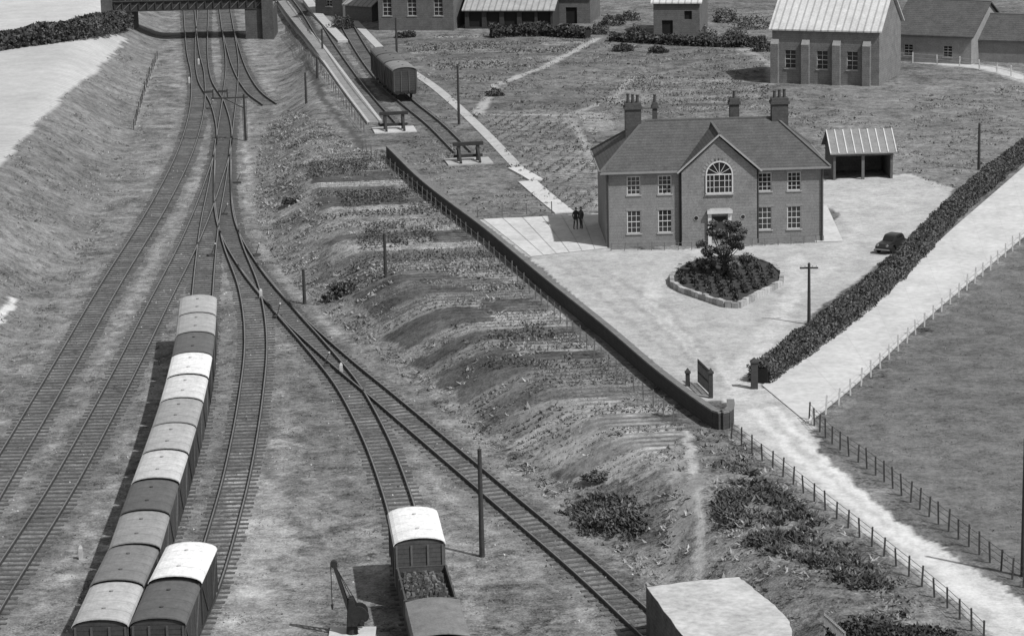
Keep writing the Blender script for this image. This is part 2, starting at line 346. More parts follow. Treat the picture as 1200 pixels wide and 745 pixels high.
# ---------------------------------------------------------------- wagons
def van(pos,d,roof,body,L=5.0,kind='van'):
    mb=MB(); R=mat(roof,.3,1.0,.7,'seams'); B=mat(body,.4,1.5,.8,'boards'); K=mat(.025,.4,3,.8); BR=mat(body*1.5,.3,3,.8)
    h=L/2; zb=1.15; zt=3.15 if kind=='van' else (2.35 if kind=='open' else 2.4)
    w=1.2
    mb.box(-h,h,-w+.08,w-.08,.85,zb-.003,K)
    for sx in(-h+.35+.9,h-.35-.9):
        for sy in(-.78,.78):
            mb.cyl((sx,sy-.06,.7),(sx,sy+.06,.7),.48,.48,K,16); mb.box(sx-.14,sx+.14,sy+.1 if sy>0 else sy-.22,sy+.22 if sy>0 else sy-.1,.6,.9,K)
        mb.cyl((sx,-.78,.7),(sx,.78,.7),.08,.08,K,6)
    for ex in(-1,1):
        for sy in(-.85,.85):
            mb.cyl((ex*h,sy,1.0),(ex*(h+.33),sy,1.0),.09,.09,K); mb.cyl((ex*(h+.33),sy,1.0),(ex*(h+.37),sy,1.0),.2,.2,K,12)
        mb.beam((ex*h,0,.98),(ex*(h+.36),0,.8),.08,.08,K)
    mb.beam((-1.2,-.9,.7),(1.4,-.9,.62),.04,.06,K)
    if kind=='van':
        n=10
        prof=[(w,zb),(w,zt)]+[(w*math.cos(math.pi*i/n),zt+.34*math.sin(math.pi*i/n)) for i in range(1,n)]+[(-w,zt),(-w,zb)]
        mb.hexa([(-h,y,z) for y,z in prof],[(h,y,z) for y,z in prof],B)
        prev=None
        for i in range(n+1):
            a=math.pi*i/n; y=(w+.07)*math.cos(a); z=zt+.02+.38*math.sin(a)
            if prev: 
                py,pz=prev
                mb.hexa([(-h-.08,py,pz),(h+.08,py,pz),(h+.08,y,z),(-h-.08,y,z)],[(-h-.08,py,pz+.05),(h+.08,py,pz+.05),(h+.08,y,z+.05),(-h-.08,y,z+.05)],R)
            prev=(y,z)
        for sx in(-1.2,1.2): mb.cyl((sx,0,zt+.4),(sx,0,zt+.5),.08,.1,mat(roof*.6,.3,1,.8))
        for sy in(-1,1):
            for sx in(-h+.05,-.8,.8,h-.05): mb.box(sx-.05,sx+.05,sy*w-.04,sy*w+.04,zb-.05,zt,BR)
            mb.beam((-.8,sy*(w+.02),zb+.1),(-h+.1,sy*(w+.02),zt-.1),.06,.06,BR); mb.beam((.8,sy*(w+.02),zb+.1),(h-.1,sy*(w+.02),zt-.1),.06,.06,BR)
        for ex in(-1,1):
            for sy in(-.4,.4,-1.12,1.12): mb.box(min(ex*h,ex*(h+.06)),max(ex*h,ex*(h+.06)),sy-.05,sy+.05,zb-.1,zt+.02,BR)
    else:
        for sy in(-1,1):
            y0,y1=(w-.08,w) if sy>0 else(-w,-w+.08)
            mb.box(-h,h,y0,y1,zb,zt,B)
            for sx in(-h+.1,-.7,.7,h-.1): mb.box(sx-.05,sx+.05,sy*w-.045,sy*w+.045,zb-.1,zt-.02,BR)
        for ex in(-1,1):
            x0,x1=(h-.08,h) if ex>0 else(-h,-h+.08)
            mb.box(x0,x1,-w+.083,w-.083,zb,zt,B)
            for sy in(-.5,.5): mb.box(ex*h-.05,ex*h+.05,sy-.05,sy+.05,zb-.1,zt-.01,BR)
        mb.box(-h+.083,h-.083,-w+.083,w-.083,zb-.02,zb+.04,K)
        if kind=='open':
            C=mat(.06,.6,4,.95); C2=mat(.14,.5,4,.95)
            for i in range(420):
                x=random.uniform(-h+.3,h-.3); y=random.uniform(-.95,.95); r=random.uniform(.06,.17)
                z=zb+.85+.3*(1-abs(y))*(1-(x/h)**2)+random.uniform(-.08,.08)
                j=random.random()
                bq=[(x+r*math.cos(t_+j)*random.uniform(.7,1.2),y+r*math.sin(t_+j),z-r) for t_ in(0,1.57,3.14,4.71)]
                tq=[(x+r*.6*math.cos(q+j),y+r*.6*math.sin(q+j),z+r*random.uniform(.3,.9)) for q in(0,1.57,3.14,4.71)]
                mb.hexa(bq,tq,random.choice([C,C,C,C2]))
            mb.box(-h+.1,h-.1,-w+.1,w-.1,zb+.05,zb+.8,C)
        else:
            S=mat(roof,.4,1.5,.7)
            n=8
            f=lambda y:zt+.03+.22*math.cos(y/(w+.04)*1.4)
            for i in range(n):
                y0=-w-.04+(2*w+.08)*i/n; y1=-w-.04+(2*w+.08)*(i+1)/n
                mb.hexa([(-h-.04,y0,f(y0)),(h+.04,y0,f(y0)),(h+.04,y1,f(y1)),(-h-.04,y1,f(y1))],[(-h-.04,y0,f(y0)+.04),(h+.04,y0,f(y0)+.04),(h+.04,y1,f(y1)+.04),(-h-.04,y1,f(y1)+.04)],S)
            for sy in(-1,1):
                y0,y1=sorted((sy*(w+.047),sy*(w+.07)));mb.box(-h-.04,h+.04,y0,y1,zt-.5,zt+.06,S)
    p=Vector(pos); o=mb.obj({'van':'goods_van','open':'open_goods_wagon','sheet':'sheeted_goods_wagon'}[kind],None,(p.x,p.y,hz(p.x,p.y)),math.atan2(d.y,d.x))
def on_track(k,u,v,start_off=0,pitch=5.75,specs=()):
    pts=TW[k]; q=P(u,v); dd=resample(pts,.1)
    i0=min(range(len(dd)),key=lambda i:(dd[i][0]-q).length)
    for n,(kind,roof,body) in enumerate(specs):
        i=i0+int((start_off+n*pitch)*10)
        if i>=len(dd): break
        i=max(3,i); a=dd[max(0,i-15)][0]; c=dd[min(len(dd)-1,i+15)][0]
        van((a+c)/2,(c-a),roof,body,kind=kind)
rt=[.34,.31,.11,.66,.52,.28,.34,.44,.10,.24,.17,.36,.2]
on_track(3,234,416,0,5.6,[('van',r,.035+.03*random.random()) for r in rt])
on_track(4,216,738,0,5.9,[('van',.7,.035),('van',.1,.05)])
on_track(6,487,694,-.2,5.75,[('van',.7,.07),('open',.1,.07),('sheet',.17,.07)])
on_track(9,452,98,0,5.7,[('van',.11,.04),('van',.12,.05),('van',.2,.05)])
# ---------------------------------------------------------------- ribbons & slabs
def ribbon(name,pts,w,m,off=.03,th=.0,step=1.2):
    mb=MB(); pts=spline([P(u,v) for u,v in pts],step); up=Vector((0,0,1))
    L=[]
    for i,q in enumerate(pts):
        d=(pts[min(i+1,len(pts)-1)]-pts[max(i-1,0)]); d.z=0; r=d.cross(up).normalized()*w/2
        a=q-r;c=q+r
        z=max(hz(a.x,a.y),hz(c.x,c.y)); L.append((Vector((a.x,a.y,z)),Vector((c.x,c.y,z))))
    for (a,c),(e,g) in zip(L[:-1],L[1:]):
        if th: mb.hexa([x-up*.3 for x in(a,c,g,e)],[x+up*th for x in(a,c,g,e)],m)
        else: mb.face([x+up*off for x in(a,e,g,c)],m)
    return mb.obj(name)
CONC=mat(.48,.22,.5,.9); CONC2=mat(.38,.25,.8,.9); PALE=mat(.5,.2,1,.8)
rd_l=[(893,452),(1010,365),(1120,265),(1215,183),(1300,110)]; rd_r=[(946,496),(1002,450),(1088,370),(1215,264),(1310,175)]
mb=MB(); Lp=[P(*q) for q in rd_l]; Rp=[P(*q) for q in rd_r]
n=60
def at(pts,t):
    tot=sum((b-a).length for a,b in zip(pts[:-1],pts[1:])); s=t*tot
    for a,b in zip(pts[:-1],pts[1:]):
        l=(b-a).length
        if s<=l: return a+(b-a)*(s/l)
        s-=l
    return pts[-1]
JM=mat(.40,.3,2,.9); RC=[mat(t,.25,.35,.9) for t in(.475,.48,.485)]
for i in range(n):
    a,b_=at(Lp,i/n),at(Lp,(i+1)/n); c,d=at(Rp,i/n),at(Rp,(i+1)/n); z=Z1+.04
    mb.face([(a.x,a.y,z),(c.x,c.y,z),(d.x,d.y,z),(b_.x,b_.y,z)],RC[(i//4*7)%3])
    if i%4==0:
        e=(b_-a).normalized()*.04; mb.face([(a.x,a.y,z+.006),(c.x,c.y,z+.006),(c.x+e.x,c.y+e.y,z+.006),(a.x+e.x,a.y+e.y,z+.006)],JM)
mb.obj('concrete_road')
mb=MB()
for i in range(n):
    a,b_=at(Rp,i/n),at(Rp,(i+1)/n); mb.beam((a.x,a.y,Z1+.05),(b_.x,b_.y,Z1+.05),.15,.14,PALE)
mb.obj('kerb')
mb=MB(); A=[P(566,257),P(704,251),P(712,291),P(622,301)]
for i in range(6):
    t0=i/6+.003;t1=(i+1)/6-.003
    a=A[0].lerp(A[1],t0);b_=A[0].lerp(A[1],t1);c=A[3].lerp(A[2],t1);d=A[3].lerp(A[2],t0)
    mb.face([(q.x,q.y,Z1+.03) for q in(d,c,b_,a)],RC[(i*2)%3])
mb.obj('concrete_apron')
mb=MB(); mb.face([(q.x,q.y,Z1+.03) for q in PP([(955,284),(988,283),(969,241),(955,243)])],CONC); mb.obj('concrete_yard')
ribbon('concrete_footpath',[(412,22),(455,65),(510,103),(560,148),(612,202)],1.0,CONC2,.04,.05)
ribbon('concrete_footpath',[(603,198),(618,206),(628,212)],1.2,PALE,.04,.15)
ribbon('concrete_footpath',[(618,213),(640,232),(662,250)],1.6,CONC,.04,.08)
ribbon('station_platform',[(330,4),(352,33),(399,92),(440,146)],1.3,mat(.22,.4,1,.9),.04,.22)
ribbon('platform_coping',[(337,4),(359,33),(406,92),(446,144)],.3,CONC2,.04,.25)
ribbon('platform_coping',[(324,4),(346,35),(392,92),(432,146)],.25,CONC2,.04,.25)
ribbon('station_platform',[(360,2),(376,22),(402,50)],1.2,CONC2,.04,.25)
# ---------------------------------------------------------------- walls, fences
def wallline(name,px,h,w,m,cap=None,z=None):
    mb=MB(); pts=spline([P(u,v) for u,v in px],2)
    for a,b_ in zip(pts[:-1],pts[1:]):
        za=hz(a.x,a.y);zb=hz(b_.x,b_.y)
        d=(b_-a).normalized()*.01
        mb.beam((a.x,a.y,za+h/2-.1),(b_.x+d.x,b_.y+d.y,zb+h/2-.1),w,h+.2,m)
        if cap: mb.beam((a.x,a.y,za+h+.05),(b_.x+d.x,b_.y+d.y,zb+h+.05),w+.08,.1,cap)
    return mb.obj(name)
wallline('brick_boundary_wall',[(455,184),(500,228),(570,282),(640,341),(710,398),(770,450),(825,492),(845,503),(856,497),(856,488)],.95,.35,mat(.05,.35,2,.9,'brick'),mat(.15,.4,2,.9))
def fence(name,px,sp_,h,m,rails=(.5,.95),w=.09,rw=.03):
    mb=MB(); pts=resample(spline([P(u,v) for u,v in px],1),sp_)
    T_=[]
    for q,d in pts:
        z=hz(q.x,q.y); hh=h*random.uniform(.9,1.1); lean=random.uniform(-.08,.08)
        mb.beam((q.x,q.y,z-.1),(q.x+lean,q.y+lean*.5,z+hh),w,w,m); T_.append((q.x,q.y,z))
    for a,b_ in zip(T_[:-1],T_[1:]):
        for r in rails: mb.beam((a[0],a[1],a[2]+h*r),(b_[0],b_[1],b_[2]+h*r),rw,rw,m)
    return mb.obj(name)
DK=mat(.05,.4,4,.9); WD=mat(.12,.4,4,.9); WH=mat(.45,.3,4,.8)
fence('post_and_wire_fence',[(425,178),(470,212),(540,272),(600,325),(660,382),(720,440),(790,498)],1.9,1.1,WD,(.4,.85),.07,.015)
fence('post_and_wire_fence',[(857,514),(900,545),(960,592),(1040,655),(1110,712),(1160,760)],1.6,1.0,DK,(.35,.65,.92),.08,.018)
fence('post_and_wire_fence',[(948,492),(975,520),(1020,552),(1100,614),(1215,700)],1.3,1.1,DK,(.35,.65,.92),.08,.018)
fence('concrete_post_fence',[(952,497),(1005,456),(1090,377),(1215,270),(1280,212)],2.3,1.05,WH,(.4,.9),.09,.014)
fence('post_and_wire_fence',[(335,40),(360,70),(400,120),(430,160)],2.5,1.1,WD,(.5,.9))
fence('garden_railing',[(716,294),(800,293),(822,292)],1.0,.6,WD,(.9,),.05,.03)
fence('garden_railing',[(850,290),(900,288),(962,284)],1.0,.6,WD,(.9,),.05,.03)
fence('post_and_wire_fence',[(1040,72),(1100,76),(1160,84),(1215,98)],3,1.1,WH,(.5,.9),.12,.03)
fence('post_and_wire_fence',[(560,255),(600,252),(655,250)],2,1.0,WD,(.5,.9),.08,.02)
fence('post_and_wire_fence',[(184,70),(172,102),(156,155)],3,1.1,DK,(.5,.9),.08,.02)
def gatepost(u,v,h=1.6,w=.4,m=DK):
    p=P(u,v); mb=MB(); mb.box(-w/2,w/2,-w/2,w/2,-.1,h,m); mb.box(-w/2-.05,w/2+.05,-w/2-.05,w/2+.05,h+.002,h+.1,m); mb.hexa([(-w/2,-w/2,h+.1),(w/2,-w/2,h+.1),(w/2,w/2,h+.1),(-w/2,w/2,h+.1)],[(-.03,-.03,h+.3),(.03,-.03,h+.3),(.03,.03,h+.3),(-.03,.03,h+.3)],m); mb.obj('gate_post',None,p)
gatepost(884,455); gatepost(833,466,1.5,.25); gatepost(806,452,.8,.25)
def gate(a,b_,h=1.4,m=DK,name='iron_gate'):
    a=P(*a);b_=P(*b_);mb=MB()
    for r in(.15,h*.55,h): mb.beam(a+Vector((0,0,r)),b_+Vector((0,0,r)),.06,.07,m)
    n=int((b_-a).length/.16)
    for i in range(n+1):
        q=a.lerp(b_,i/n); mb.beam(q+Vector((0,0,.1)),q+Vector((0,0,h+.12)),.05,.05,m)
    mb.obj(name)
gate((818,449),(833,464)); 
gate((966,748),(990,770),1.1,mat(.3,.3,3,.8),'field_gate')
# ---------------------------------------------------------------- poles
def pole(u,v,px,arms=0,r=.14,name='telegraph_pole'):
    p=P(u,v); s=(v+380)*cp/(H-p.z); h=px/(s*cp); mb=MB(); m=mat(.045,.4,3,.9)
    mb.cyl((0,0,-.2),(0,0,h),r,r*.7,m,10); mb.cyl((0,0,h),(0,0,h+.08),r*.9,.02,m,10)
    for i in range(arms):
        z=h-.3-.4*i; mb.beam((-.6,.1,z),(.6,.1,z),.09,.1,m)
        for x in(-.5,-.25,.25,.5): mb.cyl((x,.1,z+.05),(x,.1,z+.18),.03,.045,PALE,6)
    mb.obj(name,None,p,random.uniform(-.3,.3))
pole(565,652,127,0,.15); pole(948,380,70,1,.12); pole(538,146,67); pole(452,324,50); pole(357,356,40)
pole(465,62,40); pole(1147,199,52); pole(359,122,36); pole(1199,675,160); pole(372,92,25); pole(378,60,25)
p=P(288,165); mb=MB(); m=mat(.04,.3,3,.8)
mb.cyl((0,0,0),(0,0,4.6),.14,.1,m); mb.beam((-3.2,0,4.3),(.4,0,4.3),.14,.14,m); mb.beam((-2,0,4.3),(0,0,3.2),.08,.08,m)
for x in(-3,-1.6): mb.cyl((x,0,4.3),(x,0,5.2),.07,.06,m); mb.box(x-.9,x,-.05,-.02,4.85,5.08,m)
for x in(-.2,.2): mb.beam((x,.3,0),(x,.3,4.3),.04,.04,m)
mb.obj('railway_signal',None,p,.1)
for (u,v) in((222,98),(233,76),(95,655),(400,438),(306,350)):
    p=P(u,v); mb=MB(); mb.box(-.1,.1,-.1,.1,0,.6,WH); mb.hexa([(-.1,-.1,.6),(.1,-.1,.6),(.1,.1,.6),(-.1,.1,.6)],[(-.04,-.04,.75),(.04,-.04,.75),(.04,.04,.75),(-.04,.04,.75)],WH); mb.obj('lineside_marker_post',None,p)
# point levers beside the turnouts
for (u,v) in((300,300),(325,372),(248,300),(278,215),(246,128),(380,430),(262,252)):
    p=P(u,v); mb=MB(); mb.box(-.35,.35,-.18,.18,-.02,.16,DK); mb.beam((0,0,.15),(.35,0,.9),.05,.05,DK); mb.cyl((.35,0,.9),(.4,0,1.0),.07,.07,WH,8); mb.obj('point_lever',None,p,random.uniform(-1,1))
def buffer_stop(u,v,u2,v2,sl):
    p=P(u,v);q=P(u2,v2);a=math.atan2(q.y-p.y,q.x-p.x);mb=MB();K=mat(.035,.4,3,.9);S=mat(sl,.25,1.2,.9)
    mb.box(-1.6,1.6,-2,2,-.2,.12,S)
    for y in(-.85,.85):
        mb.box(-.15,.15,y-.15,y+.15,.12,1.5,K); mb.beam((0,y,1.25),(1.4,y,.15),.2,.2,K); mb.cyl((-.15,y,1.15),(-.5,y,1.15),.12,.16,K)
    mb.box(-.22,.2,-1.35,1.35,1.5,1.8,K); mb.beam((-.17,-1.3,.55),(-.17,1.3,.55),.06,.25,K)
    mb.obj('buffer_stop',None,p,a)
buffer_stop(462,153,470,166,.45); buffer_stop(549,190,560,203,.35)
# ---------------------------------------------------------------- crane
p=P(413,745); mb=MB();K=mat(.03,.4,3,.7)
mb.box(-1.1,1.1,-.9,.9,-.1,.15,CONC)
mb.cyl((0,0,.15),(0,0,1.9),.28,.16,K,12)
for y in(-.3,.3):
    mb.hexa([(-.2,y-.04,.6),(.6,y-.04,.6),(.6,y+.04,.6),(-.2,y+.04,.6)],[(-.1,y-.04,1.9),(.1,y-.04,1.9),(.1,y+.04,1.9),(-.1,y+.04,1.9)],K)
    mb.cyl((.35,y-.05,1.15),(.35,y+.05,1.15),.42,.42,K,16); mb.beam((.1,y,.6),(-.75,y*.3,3.6),.13,.13,K)
for i in range(9):
    t=i/9; a=Vector((.1,-.3,.6)).lerp(Vector((-.75,-.09,3.6)),t); c=Vector((.1,.3,.6)).lerp(Vector((-.75,.09,3.6)),min(1,t+.1)); mb.beam(a,c,.06,.06,K)
mb.cyl((-.75,-.12,3.6),(-.75,.12,3.6),.17,.17,K,12); mb.beam((0,0,1.9),(-.75,0,3.65),.03,.03,K); mb.beam((.6,0,1.0),(-.75,0,3.6),.03,.03,K); mb.cyl((-.9,0,3.6),(-.9,0,1.6),.02,.02,K,6); mb.cyl((-.9,0,1.6),(-.9,0,1.35),.07,.03,K,8)
mb.cyl((.5,-.5,.8),(.5,.5,.8),.12,.12,K,10); mb.cyl((.5,.5,.8),(.5,.55,.8),.3,.3,K,12)
mb.obj('hand_crane',None,p)
# ---------------------------------------------------------------- concrete loading dock bottom
zt=Z1+.3
raw=[G(u,v,zt) for u,v in((757,687),(812,680),(866,675),(884,690),(908,708),(926,728),(930,752),(936,800),(830,815),(800,745))]
pts=[]
for a,b_ in zip(raw,raw[1:]+raw[:1]):
    for i in range(6):
        t=i/6; j=.05 if i else 0; pts.append((a[0]+(b_[0]-a[0])*t+random.uniform(-j,j),a[1]+(b_[1]-a[1])*t+random.uniform(-j*2,j*2),zt))
mb=MB(); mb.hexa([(x,y,-.2) for x,y,_ in pts],[(x,y,zt) for x,y,_ in pts],mat(.09,.5,1.5,.9,'brick'))
sh=[(x,y,zt+.004) for x,y,_ in pts]; c=Vector((0,0,0)); 
for s_ in sh: c+=Vector(s_)/len(sh)
sh=[tuple(Vector(s_).lerp(c,.01)) for s_ in sh]; mb.face(sh,mat(.42,.42,.45,.9))
mb.obj('concrete_loading_dock')
# ---------------------------------------------------------------- brick house
a=P(711,289);c=P(963,279); rz=math.radians(1.8); W=(c.x-a.x)/math.cos(rz); y0_=(a.y+c.y)/2-W*math.sin(rz)/2-.6; house=empty('brick_house',(a.x,y0_,a.z),rz)
HB=mat(.19,.28,1.0,.9,'brick'); HT=mat(.085,.35,1.2,.85,'tiles'); HW=mat(.5,.12,3,.6); HD=9.5; EZ=5.6; ST=mat(.3,.25,3,.8)
def window(mb,x,y,zc,w,h,nx=3,nz=4,depth=.1,fr=.07):
    mb.face([(x-w/2,y+depth,zc-h/2),(x+w/2,y+depth,zc-h/2),(x+w/2,y+depth,zc+h/2),(x-w/2,y+depth,zc+h/2)],GLASS)
    yf=y+depth-.035
    mb.box(x-w/2,x-w/2+fr,yf,yf+.03,zc-h/2,zc+h/2,HW); mb.box(x+w/2-fr,x+w/2,yf,yf+.03,zc-h/2,zc+h/2,HW)
    mb.box(x-w/2+fr,x+w/2-fr,yf,yf+.03,zc-h/2,zc-h/2+fr,HW); mb.box(x-w/2+fr,x+w/2-fr,yf,yf+.03,zc+h/2-fr,zc+h/2,HW)
    mb.box(x-w/2+fr,x+w/2-fr,yf-.01,yf+.03,zc-.03,zc+.03,HW)
    for i in range(1,nx): xx=x-w/2+w*i/nx; mb.box(xx-.018,xx+.018,yf+.004,yf+.028,zc-h/2+fr,zc+h/2-fr,HW)
    for i in range(1,nz):
        if i*2==nz: continue
        zz=zc-h/2+h*i/nz; mb.box(x-w/2+fr,x+w/2-fr,yf+.006,yf+.026,zz-.016,zz+.016,HW)
    mb.box(x-w/2-.08,x+w/2+.08,y-.07,y+depth-.04,zc-h/2-.1,zc-h/2-.002,ST)
def wall_op(mb,x0,x1,y,z0,z1,ops,m,depth=.1):
    X_=sorted(set([x0,x1]+[o[0] for o in ops]+[o[1] for o in ops])); Z_=sorted(set([z0,z1]+[o[2] for o in ops]+[o[3] for o in ops]))
    for xa,xb in zip(X_[:-1],X_[1:]):
        for za,zb in zip(Z_[:-1],Z_[1:]):
            cx,cz=(xa+xb)/2,(za+zb)/2
            if any(o[0]<cx<o[1] and o[2]<cz<o[3] for o in ops): continue
            mb.face([(xa,y,za),(xb,y,za),(xb,y,zb),(xa,y,zb)],m)
    for o in ops:
        xa,xb,za,zb=o; q=y+depth
        mb.face([(xa,y,za),(xa,q,za),(xa,q,zb),(xa,y,zb)],m);mb.face([(xb,y,za),(xb,q,za),(xb,q,zb),(xb,y,zb)],m)
        mb.face([(xa,y,za),(xb,y,za),(xb,q,za),(xa,q,za)],m);mb.face([(xa,y,zb),(xb,y,zb),(xb,q,zb),(xa,q,zb)],m)
bx0,bx1=.345*W,.69*W; cx=(bx0+bx1)/2
wins=[(.127,4.6,1.02,1.4),(.27,4.6,1.02,1.4),(.73,4.6,1.02,1.4),(.865,4.6,1.02,1.4),(.127,1.85,1.05,1.75),(.27,1.85,1.05,1.75),(.73,1.85,1.05,1.75),(.865,1.85,1.05,1.75)]
mb=MB(); ops=[(f_*W-w/2,f_*W+w/2,z-h/2,z+h/2) for f_,z,w,h in wins]
wall_op(mb,0,bx0,0,0,EZ,[o for o in ops if o[0]<bx0],HB); wall_op(mb,bx1,W,0,0,EZ,[o for o in ops if o[0]>bx0],HB)
mb.face([(0,0,0),(0,HD,0),(0,HD,EZ),(0,0,EZ)],HB); mb.face([(W,0,0),(W,HD,0),(W,HD,EZ),(W,0,EZ)],HB); mb.face([(0,HD,0),(W,HD,0),(W,HD,EZ),(0,HD,EZ)],HB)
by=-.45; GA=8.15
mb.face([(bx0,by,0),(bx1,by,0),(bx1,by,EZ),(cx,by,GA),(bx0,by,EZ)],HB)
mb.face([(bx0,by,0),(bx0,0,0),(bx0,0,EZ),(bx0,by,EZ)],HB);mb.face([(bx1,by,0),(bx1,0,0),(bx1,0,EZ),(bx1,by,EZ)],HB)
PL=mat(.2,.3,3,.9)
mb.box(-.04,bx0-.033,-.04,0,0,.4,PL);mb.box(bx1+.033,W+.04,-.04,0,0,.4,PL);mb.box(bx0-.03,bx1+.03,by-.04,by-.003,0,.4,PL)
mb.obj('walls',house)
mb=MB()
for f_,z,w,h in wins: window(mb,f_*W,0,z,w,h)
for f_,z,w,h in wins: mb.box(f_*W-w/2-.1,f_*W+w/2+.1,-.02,.0,z+h/2+.003,z+h/2+.18,mat(.22,.3,4,.9))
mb.obj('windows',house)
mb=MB(); aw=.98; z0=3.95; zs=5.35; arc=[(cx+aw*math.cos(math.pi*i/14),zs+aw*math.sin(math.pi*i/14)) for i in range(15)]
ol=[(cx-aw,z0),(cx+aw,z0)]+arc
mb.face([(x,by-.02,z) for x,z in ol],GLASS)
for (x1,z1),(x2,z2) in zip(ol,ol[1:]+ol[:1]): mb.beam((x1,by-.03,z1),(x2,by-.03,z2),.1,.11,HW)
for x in(-.4,.4): mb.beam((cx+x,by-.035,z0),(cx+x,by-.035,zs),.05,.08,HW)
mb.beam((cx-aw,by-.04,zs),(cx+aw,by-.04,zs),.05,.09,HW)
for z in(4.4,4.88): mb.beam((cx-aw,by-.03,z),(cx+aw,by-.03,z),.04,.035,HW)
for t in(30,60,90,120,150): mb.beam((cx,by-.03,zs),(cx+aw*math.cos(math.radians(t)),by-.03,zs+aw*math.sin(math.radians(t))),.04,.035,HW)
for x in(-.7,0,.7): mb.beam((cx+x,by-.03,z0),(cx+x,by-.03,zs),.04,.035,HW)
mb.box(cx-aw-.1,cx+aw+.1,by-.14,by-.003,z0-.14,z0-.06,ST)
for i in range(15):
    a1=math.pi*i/14; mb.beam((cx+(aw+.08)*math.cos(a1),by-.012,zs+(aw+.08)*math.sin(a1)),(cx+(aw+.3)*math.cos(a1),by-.012,zs+(aw+.3)*math.sin(a1)),.02,.17,mat(.24,.3,4,.9))
mb.obj('arched_window',house)
mb=MB(); mb.box(cx-.55,cx+.55,by-.03,by-.003,0.15,2.2,mat(.05,.2,2,.5)); mb.box(cx-.45,cx+.45,by-.05,by-.03,1.8,2.15,GLASS)
for x in(-.75,.75): mb.box(cx+x-.13,cx+x+.13,by-.22,by-.003,0.1,2.45,HW)
mb.box(cx-.95,cx+.95,by-.4,by-.003,2.45,2.68,HW); mb.hexa([(cx-.95,by-.4,2.682),(cx+.95,by-.4,2.682),(cx+.95,by-.003,2.682),(cx-.95,by-.003,2.682)],[(cx-.7,by-.3,2.8),(cx+.7,by-.3,2.8),(cx+.7,by-.003,2.8),(cx-.7,by-.003,2.8)],ST)
mb.box(cx-1.1,cx+1.1,by-1.1,by-.043,0,.14,ST)
for x in(-1.75,1.75):
    mb.cyl((cx+x,by-.04,2.1),(cx+x,by-.003,2.1),.2,.2,ST,16); mb.cyl((cx+x,by-.05,2.1),(cx+x,by-.04,2.1),.15,.15,GLASS,16)
for x in(bx0-.12,bx1+.12,.12,W-.12): mb.cyl((x,-.1,0),(x,-.1,EZ),.06,.06,mat(.05,.2,3,.6),8)
mb.obj('front_door',house)
mb=MB(); ov=.45; RZ=8.7; ry=HD/2; xa,xb=3.3,W-3.0
e=[(-ov,-ov,EZ+.1),(W+ov,-ov,EZ+.1),(W+ov,HD+ov,EZ+.1),(-ov,HD+ov,EZ+.1)]; r1=(xa,ry,RZ); r2=(xb,ry,RZ)
mb.face([e[0],e[1],r2,r1],HT);mb.face([e[1],e[2],r2],HT);mb.face([e[2],e[3],r1,r2],HT);mb.face([e[3],e[0],r1],HT)
fas=mat(.22,.2,3,.7)
mb.face([(x,y,EZ+.098) for x,y,_ in reversed(e)],fas)
for p_,q_ in((e[0],(bx0-.3,-ov,EZ+.1)),((bx1+.3,-ov,EZ+.1),e[1]),(e[1],e[2]),(e[2],e[3]),(e[3],e[0])): mb.beam(Vector(p_)-Vector((0,0,.06)),Vector(q_)-Vector((0,0,.06)),.1,.14,fas)
RD=mat(.11,.3,3,.9)
for p_,q_ in((r1,r2),(e[0],r1),(e[1],r2),(e[2],r2),(e[3],r1)): mb.beam(Vector(p_)+Vector((0,0,.03)),Vector(q_)+Vector((0,0,.03)),.2,.12,RD)
hw=(bx1-bx0)/2+.35; gz=GA+.28; ez=EZ+.02; fy=by-.3
mb.face([(cx-hw,fy,ez),(cx,fy,gz),(cx,ry,gz),(cx-hw,ry,ez)],HT); mb.face([(cx+hw,fy,ez),(cx+hw,ry,ez),(cx,ry,gz),(cx,fy,gz)],HT)
mb.beam((cx,fy,gz+.04),(cx,ry,gz+.04),.2,.12,RD)
for s_ in(-1,1): mb.beam((cx+s_*hw,fy+.02,ez-.05),(cx,fy+.02,gz-.05),.1,.12,ST)
mb.obj('roof',house)
mb=MB(); CB=mat(.07,.4,3,.9,'brick')
def chim(x,y,w,d,top,pots):
    mb.box(x-w/2,x+w/2,y-d/2,y+d/2,6.5,top-.45,CB); mb.box(x-w/2-.1,x+w/2+.1,y-d/2-.1,y+d/2+.1,top-.447,top-.25,CB); mb.box(x-w/2-.02,x+w/2+.02,y-d/2-.02,y+d/2+.02,top-.248,top,CB)
    for i in range(pots):
        px_=x+(i-(pots-1)/2)*w/pots*.9; hp=random.uniform(.45,.65); mb.cyl((px_,y,top),(px_,y,top+hp),.13,.1,mat(.06,.3,3,.8),10); mb.cyl((px_,y,top+hp),(px_,y,top+hp+.06),.14,.14,mat(.06,.3,3,.8),10)
chim(.15*W,ry,1.2,.9,10.1,3); chim(.27*W,HD*.85,.35,.5,9.6,1); chim(.64*W,HD*.75,.7,.8,9.9,1); chim(.835*W,ry,1.25,.9,10.2,3)
mb.obj('chimneys',house)
